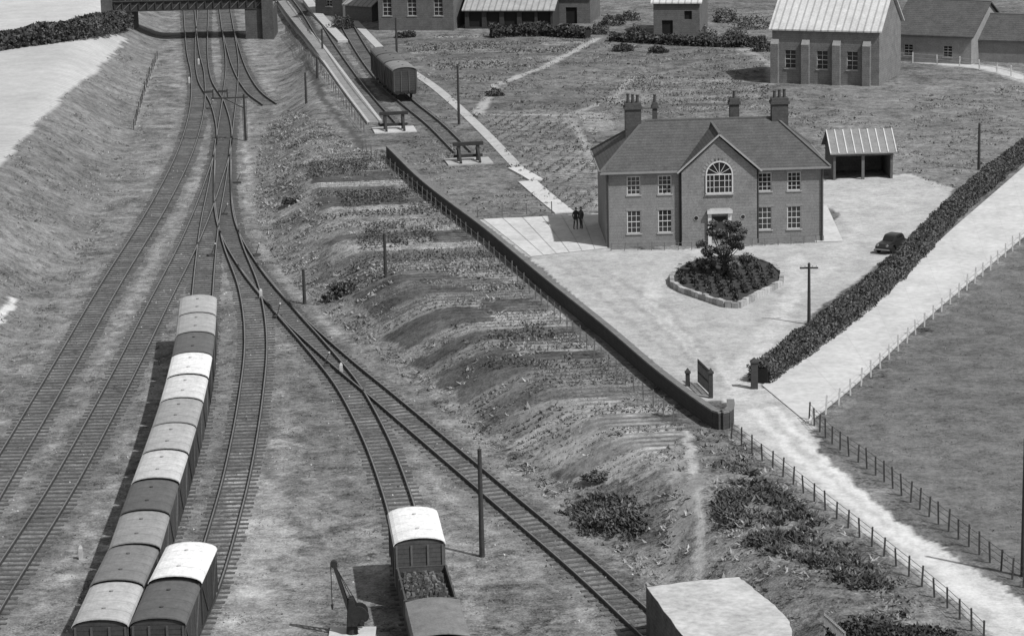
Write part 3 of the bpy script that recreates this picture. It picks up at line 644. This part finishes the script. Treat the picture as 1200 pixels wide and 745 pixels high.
# ---------------------------------------------------------------- generic buildings
def building(name,pl,pr,depth,eh,rh,wm,rm,ops=(),piers=(),glaz=True,hip=0,ov=.3):
    a=P(*pl);c=P(*pr);W=(c-a).length;e=empty(name,(a.x,a.y,a.z),math.atan2(c.y-a.y,c.x-a.x))
    mb=MB(); O=[(f*W-w/2,f*W+w/2,z-h/2,z+h/2) for f,z,w,h in ops]
    wall_op(mb,0,W,0,0,eh,O,wm,.2)
    mb.face([(0,depth,0),(W,depth,0),(W,depth,eh),(0,depth,eh)],wm)
    for x in(0,W): mb.face([(x,0,0),(x,depth,0),(x,depth,eh)]+([] if hip else [(x,depth/2,rh)])+[(x,0,eh)],wm)
    for f in piers: mb.box(f*W-.4,f*W+.4,-.55,-.003,0,eh*.72,wm); mb.hexa([(f*W-.4,-.55,eh*.72),(f*W+.4,-.55,eh*.72),(f*W+.4,-.003,eh*.72),(f*W-.4,-.003,eh*.72)],[(f*W-.4,-.1,eh*.8),(f*W+.4,-.1,eh*.8),(f*W+.4,-.003,eh*.8),(f*W-.4,-.003,eh*.8)],mat(.22,.3,3,.9))
    mb.obj('walls',e); mb=MB()
    for o in O:
        if glaz:window(mb,(o[0]+o[1])/2,0,(o[2]+o[3])/2,o[1]-o[0],o[3]-o[2],2,4,.2,.04)
        else: mb.face([(o[0],.2,o[2]),(o[1],.2,o[2]),(o[1],.2,o[3]),(o[0],.2,o[3])],mat(.015,.2,2,.9))  # near-black sheet paints the interior shade of an unglazed opening
    if O: mb.obj('windows',e)
    mb=MB(); sl=(rh-eh)/(depth/2); z=eh-ov*sl+.06; h0=hip
    A=[(-ov,-ov,z),(W+ov,-ov,z),(W+ov,depth+ov,z),(-ov,depth+ov,z)]; r1=(-ov+h0,depth/2,rh+.06); r2=(W+ov-h0,depth/2,rh+.06)
    d=Vector((0,0,.1))
    mb.hexa([Vector(q)-d*.5 for q in(A[0],A[1],r2,r1)],[Vector(q)+d for q in(A[0],A[1],r2,r1)],rm); mb.hexa([Vector(q)-d*.5 for q in(A[2],A[3],r1,r2)],[Vector(q)+d for q in(A[2],A[3],r1,r2)],rm)
    if hip: mb.face([A[1],A[2],r2],rm);mb.face([A[3],A[0],r1],rm)
    mb.beam(Vector(r1)+d,Vector(r2)+d,.3,.12,mat(.15,.3,3,.8)); mb.obj('roof',e); return e
CORR=mat(.5,.25,.8,.6,'corr'); BR2=mat(.16,.4,1.2,.9,'brick'); BR3=mat(.11,.4,1.2,.9,'brick'); DR=mat(.08,.4,1,.9,'tiles'); 
building('brick_hall',(905,97),(1030,101),9.5,5.7,9.3,BR2,CORR,[(.17,2.5,1.15,1.9),(.47,2.5,1.15,1.9),(.75,2.5,1.15,1.9)],(.03,.32,.61,.89))
building('long_barn',(1046,72),(1138,76),12,3,6.0,mat(.22,.3,1,.9),DR,[(.2,1.3,1,1.2),(.7,1.3,1,1.2)])
building('farm_outbuilding',(1136,72),(1260,76),8,2.4,4.6,mat(.2,.3,1,.9),DR)
building('brick_barn',(766,43),(820,43),9,4,6.0,BR3,CORR,[(.3,1,1.3,1.8),(.75,2.5,.9,1)],glaz=False)
building('open_shed',(545,34),(648,34),10,2.3,4.4,mat(.04,.3,1,.9),mat(.32,.3,.8,.7,'corr'),[(.12,1.1,1.6,1.8),(.32,1.1,1.6,1.8),(.52,1.1,1.6,1.8),(.72,1.1,1.6,1.8),(.9,1.1,1.6,1.8)],glaz=False)
building('brick_warehouse',(444,36),(532,36),12,7.5,11,BR3,DR,[(.12,2.8,1.1,2),(.45,2.8,1.1,2),(.8,2.8,1.1,2)])
building('brick_workshop',(655,28),(692,28),8,3.4,5.2,BR3,DR,[(.4,1,1.4,2)],glaz=False)
building('brick_workshop',(370,18),(402,20),8,4.5,6.6,BR3,DR,[(.5,2,1,1.5)])
building('garden_shed',(405,24),(436,26),3,2,2.7,WD,mat(.25,.3,1,.8,'corr'))
a=P(977,212);c=P(1046,209);W=c.x-a.x;e=empty('open_garage',(a.x,(a.y+c.y)/2,a.z),math.radians(2))
mb=MB(); K=mat(.015,.2,2,.95); GD_=4.6
mb.box(0,.2,0,GD_,0,2.3,BR3); mb.box(W-.2,W,0,GD_,0,2.3,BR3); mb.box(.2,W-.2,GD_-.2,GD_,0,2.3,BR3); mb.box(W/2-.12,W/2+.12,0,.24,0,2.3,WD); mb.box(.2,W-.2,.02,.2,2.0,2.3,WD)
for x in(0,W-.01): mb.face([(x+.005,0,2.3),(x+.005,GD_,2.3),(x+.005,GD_/2,3.7)],BR3)
mb.obj('walls',e); mb=MB(); CG=mat(.2,.3,1,.7)
mb.hexa([(-.3,-.3,2.2),(W+.3,-.3,2.2),(W+.3,GD_/2,3.8),(-.3,GD_/2,3.8)],[(-.3,-.3,2.28),(W+.3,-.3,2.28),(W+.3,GD_/2,3.88),(-.3,GD_/2,3.88)],CG)
mb.hexa([(-.3,GD_/2,3.8),(W+.3,GD_/2,3.8),(W+.3,GD_+.3,2.2),(-.3,GD_+.3,2.2)],[(-.3,GD_/2,3.88),(W+.3,GD_/2,3.88),(W+.3,GD_+.3,2.28),(-.3,GD_+.3,2.28)],CG)
for i in range(9): x=-.26+(W+.52)*i/8; mb.beam((x,-.3,2.3),(x,GD_/2,3.9),.09,.07,PALE)
mb.obj('roof',e)
# ---------------------------------------------------------------- bridge
yb=G(228,47)[1]; s_=lambda u:G(u,40)[0]
xl,xr=s_(146),s_(314); br=empty('girder_bridge',(0,0,0)); mb=MB(); K=mat(.04,.4,1,.8); AB=mat(.08,.4,1,.9,'brick')
for yy in(yb-.2,yb+5.2):
    mb.box(xl-1,xr+1,yy-.1,yy+.1,3.9,5.0,K); mb.box(xl-1,xr+1,yy-.3,yy+.3,5.002,5.12,K); mb.box(xl-1,xr+1,yy-.3,yy+.3,3.8,3.898,K)
    n=18
    for i in range(n+1): x=xl+(xr-xl)*i/n; mb.box(x-.06,x+.06,yy-.25,yy+.25,3.9,5.0,K)
    for i in range(n):
        x=xl+(xr-xl)*i/n;x2=xl+(xr-xl)*(i+1)/n; mb.beam((x,yy-.16,3.95),(x2,yy-.16,4.95),.04,.1,mat(.12,.3,1,.8))
mb.box(xl-1,xr+1,yb,yb+5,3.9,4.1,mat(.2,.3,1,.9)); mb.obj('girders',br)
mb=MB(); mb.box(xl-1.5,xl+2.2,yb-.4,yb+5.6,-.2,3.79,AB); mb.box(xr-2.4,xr+1.2,yb-.4,yb+5.6,-.2,3.79,AB)
mb.box(xl-1.6,xl-.2,yb-1,yb-.41,-.2,5.4,AB); mb.box(xr-.2,xr+1.2,yb-1,yb-.41,-.2,5.4,AB); mb.obj('abutments',br)
# ---------------------------------------------------------------- vegetation
def ring(n): 
    a=rng.normal(size=(n,3)); return a/np.linalg.norm(a,axis=1)[:,None]
def hedge(name,px,w,h,t=.06,leaf=.22,dens=70):
    pts=resample(spline([P(u,v) for u,v in px],1),.5); C=[];
    mb=MB(); K=mat(.02,.3,2,.95)
    for (q,d),(q2,d2) in zip(pts[:-1],pts[1:]):
        mb.beam((q.x,q.y,q.z+h*.36),(q2.x,q2.y,q2.z+h*.36),w*.62,h*.72,K)  # solid near-black core box behind the leaf shell
        r=np.array(Vector((d.y,-d.x,0)))
        n=int(dens*(w+2*h)*.5); t_=rng.uniform(0,1,n)
        ang=rng.uniform(0,math.pi,n); ph=vn(np.array([q.x]),np.array([q.y]),1.5,31)[0]*.42+.76
        k=2.6; cc=np.cos(ang);sn=np.sin(ang)
        den=(np.abs(cc)**k+np.abs(sn)**k)**(1/k)
        off=cc/den*w/2*rng.uniform(.85,1.12,n)*ph; zz=sn/den*h*rng.uniform(.85,1.1,n)*ph+.02
        zz=np.where(np.abs(cc)/den>.9,rng.uniform(0,h*.85,n),zz)
        b_=np.array(q)[None]+np.array(q2-q)[None]*t_[:,None]+r[None]*off[:,None]; b_[:,2]+=zz; C.append(b_)
    C=np.concatenate(C); N=len(C)
    e=empty(name); mb.obj('dark_core',e); cloud('leaves',C,rng.uniform(.6,1.3,N)*leaf,t*rng.uniform(.5,1.5,N),parent=e)
hedge('garden_hedge',[(890,449),(978,384),(1050,323),(1110,259),(1158,216),(1213,171),(1288,101)],1.6,1.25,.09,.16,150)
hedge('field_hedge',[(-30,62),(40,52),(90,44),(143,32)],3.0,1.9,.07,.4,40)
hedge('garden_hedge',[(575,44),(630,42),(690,45)],2.0,1.3,.06,.35,35)
hedge('garden_hedge',[(716,48),(780,52),(850,55),(902,54)],1.6,1.0,.07,.35,35)
def bush(name,u,v,rx,h,t=.06,n=1000,leaf=.17):
    p=np.array(P(u,v)); a=ring(n); a[:,2]=np.abs(a[:,2]); lob=.6+.8*vn(a[:,0]*3+u,a[:,1]*3+a[:,2]*2,1,5)
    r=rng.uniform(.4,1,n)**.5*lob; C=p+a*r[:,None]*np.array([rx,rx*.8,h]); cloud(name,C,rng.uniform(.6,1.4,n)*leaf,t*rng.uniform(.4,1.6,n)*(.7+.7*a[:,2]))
for u,v,r,h,t in((404,343,1.2,.8,.08),(392,350,.9,.5,.09),(345,238,1.2,.5,.08),(720,612,1.3,.6,.1),(700,560,1,.3,.1),(735,600,.9,.4,.1),
    (830,50,1.5,1.4,.06),(745,44,1.2,1.4,.06),(700,40,1.4,1.1,.06),(715,30,1.6,1.3,.05),(735,24,1.5,1.1,.06),(850,26,2,1.6,.05),(880,34,2.5,1.8,.06),(860,46,1.5,1.2,.06),(475,44,1.2,.8,.06),(400,34,1.6,1.6,.06),(730,60,1.2,.9,.06),(770,62,1.1,.8,.06),(896,60,1.5,1.4,.06),
    (1010,742,1.8,.5,.04),(1050,750,2,.5,.04),(1090,757,1.8,.5,.04),(580,112,1.0,.6,.07),(1125,62,1.5,1.3,.06),(330,5,2,2,.06)):
    bush('shrub',u,v,r,h,t)
def scatter(N,xr,yr,mask,size,tf,k=5,name='rough_grass'):
    x=rng.uniform(*xr,N); y=rng.uniform(*yr,N); m=mask(x,y); x,y=x[m],y[m]; z=hterr(x,y); n=len(x)
    tb=tf(x,y)*rng.uniform(.65,1.4,n); sz=size*rng.uniform(.5,1.4,n)
    X_=np.repeat(x,k)+rng.normal(0,.18,n*k);Y_=np.repeat(y,k)+rng.normal(0,.18,n*k)
    cloud(name,np.stack([X_,Y_,np.repeat(z,k)-.02],1),np.repeat(sz,k)*rng.uniform(.6,1.2,n*k),np.repeat(tb,k)*rng.uniform(.8,1.2,n*k),True)
SL=PP([(300,150),(340,130),(425,178),(540,275),(660,385),(790,500),(850,505),(900,550),(1040,660),(1120,745),(1120,800),(780,800),(700,680),(520,520),(300,330),(280,240)])
ALW=PP(AL); pts_dock=[q[:2] for q in [G(u,v,Z1) for u,v in((745,690),(870,672),(940,735),(945,810),(760,810))]]
pth=[tuple(P(*q)[:2]) for q in((806,505),(815,560),(822,600),(820,660),(812,690))]
def m1(x,y): return inpoly(SL,x,y)&(sdist(RF,x,y)>0)&(vn(x,y,2.2,41)*.5+vn(x,y,.8,42)*.5>np.where(inpoly(ALW,x,y),.7,.36))&(pdist(pth,x,y)>.5)&(~inpoly(pts_dock,x,y))
scatter(70000,(-35,30),(118,290),m1,.2,lambda x,y:.12+.17*vn(x,y,2.0,43),5)
# darker, taller weeds beside the drive and above the dock
WD1=PP([(832,545),(870,540),(960,610),(1050,690),(1000,690),(920,650),(850,640),(838,590)]); WD2=PP([(660,600),(700,575),(745,580),(760,620),(720,635),(680,625)]); WD3=PP([(980,730),(1060,720),(1140,760),(1140,800),(960,800)])
scatter(60000,(0,30),(112,180),lambda x,y:(inpoly(WD1,x,y)|inpoly(WD2,x,y)|inpoly(WD3,x,y))&(vn(x,y,1.8,81)*.6+vn(x,y,.7,82)*.4>.42),.27,lambda x,y:.055+.06*vn(x,y,1.5,83),6,'tall_weeds')
FLD=PP([(-60,50),(150,36),(116,80),(72,112),(0,188),(-60,250)])
def m2(x,y): d=-sdist(LF,x,y); return (d>-.5)&(d<12)&(vn(x,y,2.5,44)*.6+vn(x,y,.9,54)*.4>.5)&~inpoly(FLD,x,y)
scatter(42000,(-75,-20),(125,330),m2,.17,lambda x,y:.15+.10*vn(x,y,3,45),4)
YD=lambda x,y:(sdist(RF,x,y)<0)&(sdist(LF,x,y)>0)&(vn(x,y,3.5,46)*.5+vn(x,y,1.1,47)*.5>.56)
scatter(45000,(-40,15),(118,300),YD,.10,lambda x,y:.08+.12*vn(x,y,1.2,48),3,'trackside_weeds')
# scattered stones and litter in the yard
N=14000; x=rng.uniform(-38,14,N); y=rng.uniform(118,260,N); m=(sdist(RF,x,y)<-.2)&(sdist(LF,x,y)>.2)&(vn(x,y,2.4,86)>.45); x,y=x[m],y[m]
cloud('scattered_stones',np.stack([x,y,np.full(len(x),.03)],1),rng.uniform(.04,.13,len(x)),rng.choice([.06,.25,.35,.45],len(x)))
BK=PP([(440,60),(700,45),(900,60),(905,100),(980,105),(1200,100),(1200,150),(1110,225),(1060,200),(965,200),(960,150),(700,150),(703,245),(560,250),(460,178),(520,130)])
scatter(36000,(-30,75),(200,330),lambda x,y:inpoly(BK,x,y)&(vn(x,y,4,49)*.5+vn(x,y,1.4,50)*.5>.5),.2,lambda x,y:.11+.1*vn(x,y,3,51),4)
RFD=PP([(975,505),(1020,465),(1100,385),(1215,280),(1400,280),(1400,780),(1215,705),(1100,615),(1020,545)])
scatter(30000,(8,60),(112,230),lambda x,y:inpoly(RFD,x,y)&(vn(x,y,1.5,58)>.4),.09,lambda x,y:.11+.06*vn(x,y,2,59),3,'pasture_grass')
def crops(name,poly,ang,spc,thr,tf,smax,k=4,step=.3):
    q=poly; cx_=sum(p[0] for p in q)/len(q); cy_=sum(p[1] for p in q)/len(q); R=max(math.hypot(p[0]-cx_,p[1]-cy_) for p in q)
    C=[];S_=[];TT=[]; c_,s_=math.cos(ang),math.sin(ang)
    for r in np.arange(-R,R,spc):
        t=np.arange(-R,R,step); t=t+rng.normal(0,.07,len(t))
        x=cx_+t*c_-r*s_; y=cy_+t*s_+r*c_+rng.normal(0,.05,len(t))
        b_=bedid(x,y); m=inpoly(q,x,y)&(b_>thr)&(vn(x,y,1.3,62)>.15); x,y,b_=x[m],y[m],b_[m]; n=len(x)
        if n==0: continue
        z=hterr(x,y); u_=(b_*7.7)%1; sz=.06+smax*u_
        for _ in range(k):
            C.append(np.stack([x+rng.normal(0,.10,n),y+rng.normal(0,.07,n),z+rng.uniform(0,1,n)*sz*1.2],1)); S_.append(sz); TT.append(tf(u_)*rng.uniform(.6,1.5,n))
    cloud(name,np.concatenate(C),np.concatenate(S_),np.concatenate(TT))
crops('allotment_crops',ALW,ang,.86,.25,lambda u_:.09+.14*((u_*5.3)%1),.14,5,.24)
crops('garden_crops',PP(GB),math.radians(8),1.1,.25,lambda u_:.06+.10*u_,.2)
crops('garden_crops',PP(GD),math.radians(8),1.1,.25,lambda u_:.06+.10*u_,.2)
crops('garden_crops',PP(GC),math.radians(75),1.0,.35,lambda u_:.07+.10*u_,.15)
C=[]
for (pl) in ([(395,228),(475,222),(482,236),(400,244)],[(415,282),(505,270),(515,284),(425,296)],[(362,196),(430,188),(440,200),(368,212)],[(570,394),(650,388),(656,396),(578,402)],[(550,432),(640,426),(650,434),(560,442)],[(610,382),(640,380),(640,390),(612,390)],[(425,268),(470,262),(480,272),(430,278)]):
    q=PP(pl); xa_=min(a.x for a in q);xb_=max(a.x for a in q);ya=min(a.y for a in q);yb_=max(a.y for a in q)
    n=int((xb_-xa_)*(yb_-ya)*60); x=rng.uniform(xa_,xb_,n);y=rng.uniform(ya,yb_,n);m=inpoly(q,x,y)&(vn(x,y,.9,71)>.35)&((y/.9)%1<.72);x,y=x[m],y[m]
    C.append(np.stack([x,y,hterr(x,y)+rng.uniform(0,.45,len(x))],1))
C=np.concatenate(C); cloud('bean_rows',C,.17,.085*rng.uniform(.5,1.6,len(C)))
# flower bed
bp=PP([(787,328),(797,316),(815,308),(850,305),(880,306),(905,314),(917,325),(915,335),(866,361),(850,360),(800,343),(788,336)])
bed=empty('flower_bed'); mb=MB()
for a,b_ in zip(bp,bp[1:]+bp[:1]):
    n=max(2,int((b_-a).length/.45))
    for i in range(n):
        p_=a.lerp(b_,(i+.04)/n);q_=a.lerp(b_,(i+.96)/n); hh=random.uniform(.36,.48); mb.beam(p_+Vector((0,0,hh/2-.05)),q_+Vector((0,0,hh/2-.05)),.3,hh+.1,mat(random.choice((.33,.4,.26)),.4,3,.9))
mb.obj('stone_kerb',bed); mb=MB(); mb.face([(q.x,q.y,Z1+.3) for q in bp],mat(.05,.5,3,.95)); mb.obj('soil',bed)
C=[];TT=[]
bc=sum(bp,Vector())/len(bp); bpi=[q.lerp(bc,.12) for q in bp]
for i in range(700):
    x=random.uniform(bc.x-5,bc.x+5);y=random.uniform(bc.y-9,bc.y+9)
    x=round(x/.8)*.8+random.uniform(-.1,.1);y=round(y/1.1)*1.1+random.uniform(-.1,.1)
    if not inpoly(bpi,np.array([x]),np.array([y]))[0]: continue
    n=26;a_=ring(n);a_[:,2]=np.abs(a_[:,2]); C.append(np.array([x,y,Z1+.3])+a_*np.array([.24,.24,.42])*rng.uniform(.5,1,(n,1))); TT.append(.055*rng.uniform(.5,1.6,n))
cloud('bedding_plants',np.concatenate(C),.16,np.concatenate(TT),parent=bed)
def tree(u,v,h,rw,t=.055,n=7500,leaf=.15):
    p=P(u,v); e=empty('tree',p); mb=MB(); K=mat(.06,.4,4,.9); mb.cyl((0,0,0),(0,0,h*.45),.14,.09,K)
    cl=[]
    for i in range(40):
        a_=random.uniform(0,6.28); rr=random.uniform(.1,1)**.6*rw; z=random.uniform(.2,1.0)*h; rr*=math.sqrt(max(.08,1-((z/h-.42)/.62)**2))
        c_=Vector((math.cos(a_)*rr,math.sin(a_)*rr,z)); cl.append(c_); mb.cyl((0,0,min(z,h*random.uniform(.12,.42))),c_,.05,.015,K,6)
    mb.obj('trunk',e); C=[];TT=[]
    for c_ in cl:
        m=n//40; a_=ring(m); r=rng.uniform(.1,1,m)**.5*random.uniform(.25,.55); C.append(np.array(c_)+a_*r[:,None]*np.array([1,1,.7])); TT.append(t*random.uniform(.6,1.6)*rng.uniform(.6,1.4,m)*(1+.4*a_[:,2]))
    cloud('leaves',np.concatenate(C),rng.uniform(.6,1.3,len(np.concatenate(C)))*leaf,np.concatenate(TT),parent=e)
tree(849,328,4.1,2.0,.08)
# ---------------------------------------------------------------- cars
def car(u,v,rz,sc):
    p=P(u,v);mb=MB();B=mat(.025,.15,1,.4,spec=.5);K=mat(.02,.2,3,.8)
    def prof(pr,y0,y1,m,tap=0):
        mb.hexa([(x,y0+(tap if z>1.1 else 0),z) for x,z in pr],[(x,y1-(tap if z>1.1 else 0),z) for x,z in pr],m)
    prof([(-1.9,.4),(1.9,.4),(1.95,.75),(1.85,.98),(.75,1.08),(-1.3,1.08),(-1.85,.85)],-.6,.6,B)
    prof([(-1.45,1.06),(.75,1.06),(.45,1.5),(.2,1.58),(-.9,1.58),(-1.25,1.4)],-.62,.62,B,.07)
    prof([(-.95,1.14),(.1,1.14),(.05,1.46),(-.85,1.46)],-.64,.64,GLASS,.05)
    mb.face([(.76,-.45,1.12),(.76,.45,1.12),(.52,.42,1.46),(.52,-.42,1.46)],GLASS); mb.face([(-1.47,-.4,1.12),(-1.47,.4,1.12),(-1.3,.38,1.38),(-1.3,-.38,1.38)],GLASS)
    for sx in(-1.2,1.25):
        for sy in(-.7,.7):
            mb.cyl((sx,sy-.09,.34),(sx,sy+.09,.34),.34,.34,K,16)
            n=8; y0,y1=(sy-.14,sy+.14)
            arcp=[(sx+.52*math.cos(math.pi*i/n),.36+.48*math.sin(math.pi*i/n)) for i in range(n+1)]
            for (x1,z1),(x2,z2) in zip(arcp[:-1],arcp[1:]): mb.hexa([(x1,y0,z1),(x2,y0,z2),(x2,y1,z2),(x1,y1,z1)],[(x1,y0,z1+.05),(x2,y0,z2+.05),(x2,y1,z2+.05),(x1,y1,z1+.05)],B)
    for sy in(-.75,.75): mb.box(-.7,.75,sy-.12,sy+.12,.34,.4,B)
    for sy in(-.48,.48): mb.cyl((1.8,sy,.85),(2.0,sy,.85),.1,.12,mat(.3,.2,2,.3,spec=.6),12)
    mb.box(2.0,2.06,-.75,.75,.42,.54,mat(.25,.2,2,.3,spec=.6)); mb.box(-2.0,-1.94,-.75,.75,.42,.54,mat(.25,.2,2,.3,spec=.6))
    mb.obj('parked_car',None,p,rz,bevel=.03,sc=sc)
car(1045,294,math.radians(236),.8)
# ---------------------------------------------------------------- people
def person(u,v,h=1.7,rz=0,t=.05):
    p=P(u,v); e=empty('person',p,rz); s=h/1.7
    J=[(0,0,.92),(0,.02,1.15),(0,.02,1.38),(0,.01,1.48),(0,-.01,1.6),(.1,0,.88),(.11,-.02,.48),(.11,.05,.07),(.11,-.1,.04),(-.1,0,.88),(-.12,.05,.48),(-.13,.12,.07),(-.13,-.03,.04),(.19,.02,1.36),(.24,.04,1.1),(.23,-.06,.86),(.23,-.09,.78),(-.19,.02,1.36),(-.25,.02,1.1),(-.22,-.1,.88),(-.21,-.14,.8)]
    E=[(0,1),(1,2),(2,3),(3,4),(0,5),(5,6),(6,7),(7,8),(0,9),(9,10),(10,11),(11,12),(2,13),(13,14),(14,15),(15,16),(2,17),(17,18),(18,19),(19,20)]
    R=[.15,.14,.15,.06,.1,.1,.07,.05,.04,.1,.07,.05,.04,.08,.05,.04,.035,.08,.05,.04,.035]
    me=bpy.data.meshes.new('body'); me.from_pydata([tuple(c*s for c in j) for j in J],E,[]); o=bpy.data.objects.new('body',me); scene.collection.objects.link(o); o.parent=e
    o.modifiers.new('s','SKIN'); 
    for i,r in enumerate(R): me.skin_vertices[0].data[i].radius=(r*s,r*s*.8)
    me.skin_vertices[0].data[0].use_root=True
    sd=o.modifiers.new('d','SUBSURF'); sd.levels=1; sd.render_levels=1; me.materials.append(mat(t,.3,4,.9))
    mb=MB(); sk=mat(.35,.1,4,.7); mb.cyl((0,-.01,1.53),(0,-.01,1.64),.08,.095,sk,12); mb.cyl((0,-.01,1.64),(0,0,1.73),.1,.06,mat(.04,.2,4,.9),12); mb.box(-.015,.015,-.13,-.09,1.57,1.61,sk)
    mb.cyl((.23,-.09,.8),(.23,-.11,.7),.04,.03,sk); mb.cyl((-.21,-.14,.82),(-.21,-.17,.72),.04,.03,sk); mb.obj('head_and_hands',e)
person(675,269,1.72,.4,.04); person(681,268,1.66,-.8,.07); person(826,46,1.75,0,.05)
# ---------------------------------------------------------------- light
az=Vector((.66,-.55)); az.normalize(); el=math.radians(52)
S=Vector((az.x*math.cos(el),az.y*math.cos(el),math.sin(el)))
ld=bpy.data.lights.new('sun','SUN'); ld.energy=4.1; ld.angle=math.radians(1.0); ld.color=(1,1,1)
lo=bpy.data.objects.new('sun',ld); lo.rotation_euler=S.to_track_quat('Z','Y').to_euler(); scene.collection.objects.link(lo)
wd=bpy.data.worlds.new('World'); scene.world=wd; wd.use_nodes=True; nt=wd.node_tree
sk=nt.nodes.new('ShaderNodeTexSky'); sk.sky_type='NISHITA'; sk.sun_disc=False; sk.sun_elevation=el; sk.sun_rotation=math.atan2(S.x,S.y)
bw=nt.nodes.new('ShaderNodeRGBToBW'); nt.links.new(sk.outputs[0],bw.inputs[0]); nt.links.new(bw.outputs[0],nt.nodes['Background'].inputs[0]); nt.nodes['Background'].inputs[1].default_value=.15
cd=bpy.data.cameras.new('camera'); cam=bpy.data.objects.new('camera',cd); scene.collection.objects.link(cam)
cam.matrix_world=Matrix.Translation((0,0,H))@Matrix.Rotation(math.pi/2-PITCH,4,'X')@Matrix.Rotation(-ROLL,4,'Z')
cd.sensor_width=36; cd.lens=36*F/1200; cd.clip_end=8000; scene.camera=cam
scene.view_settings.view_transform='Standard'; scene.view_settings.look='None'; scene.view_settings.exposure=0
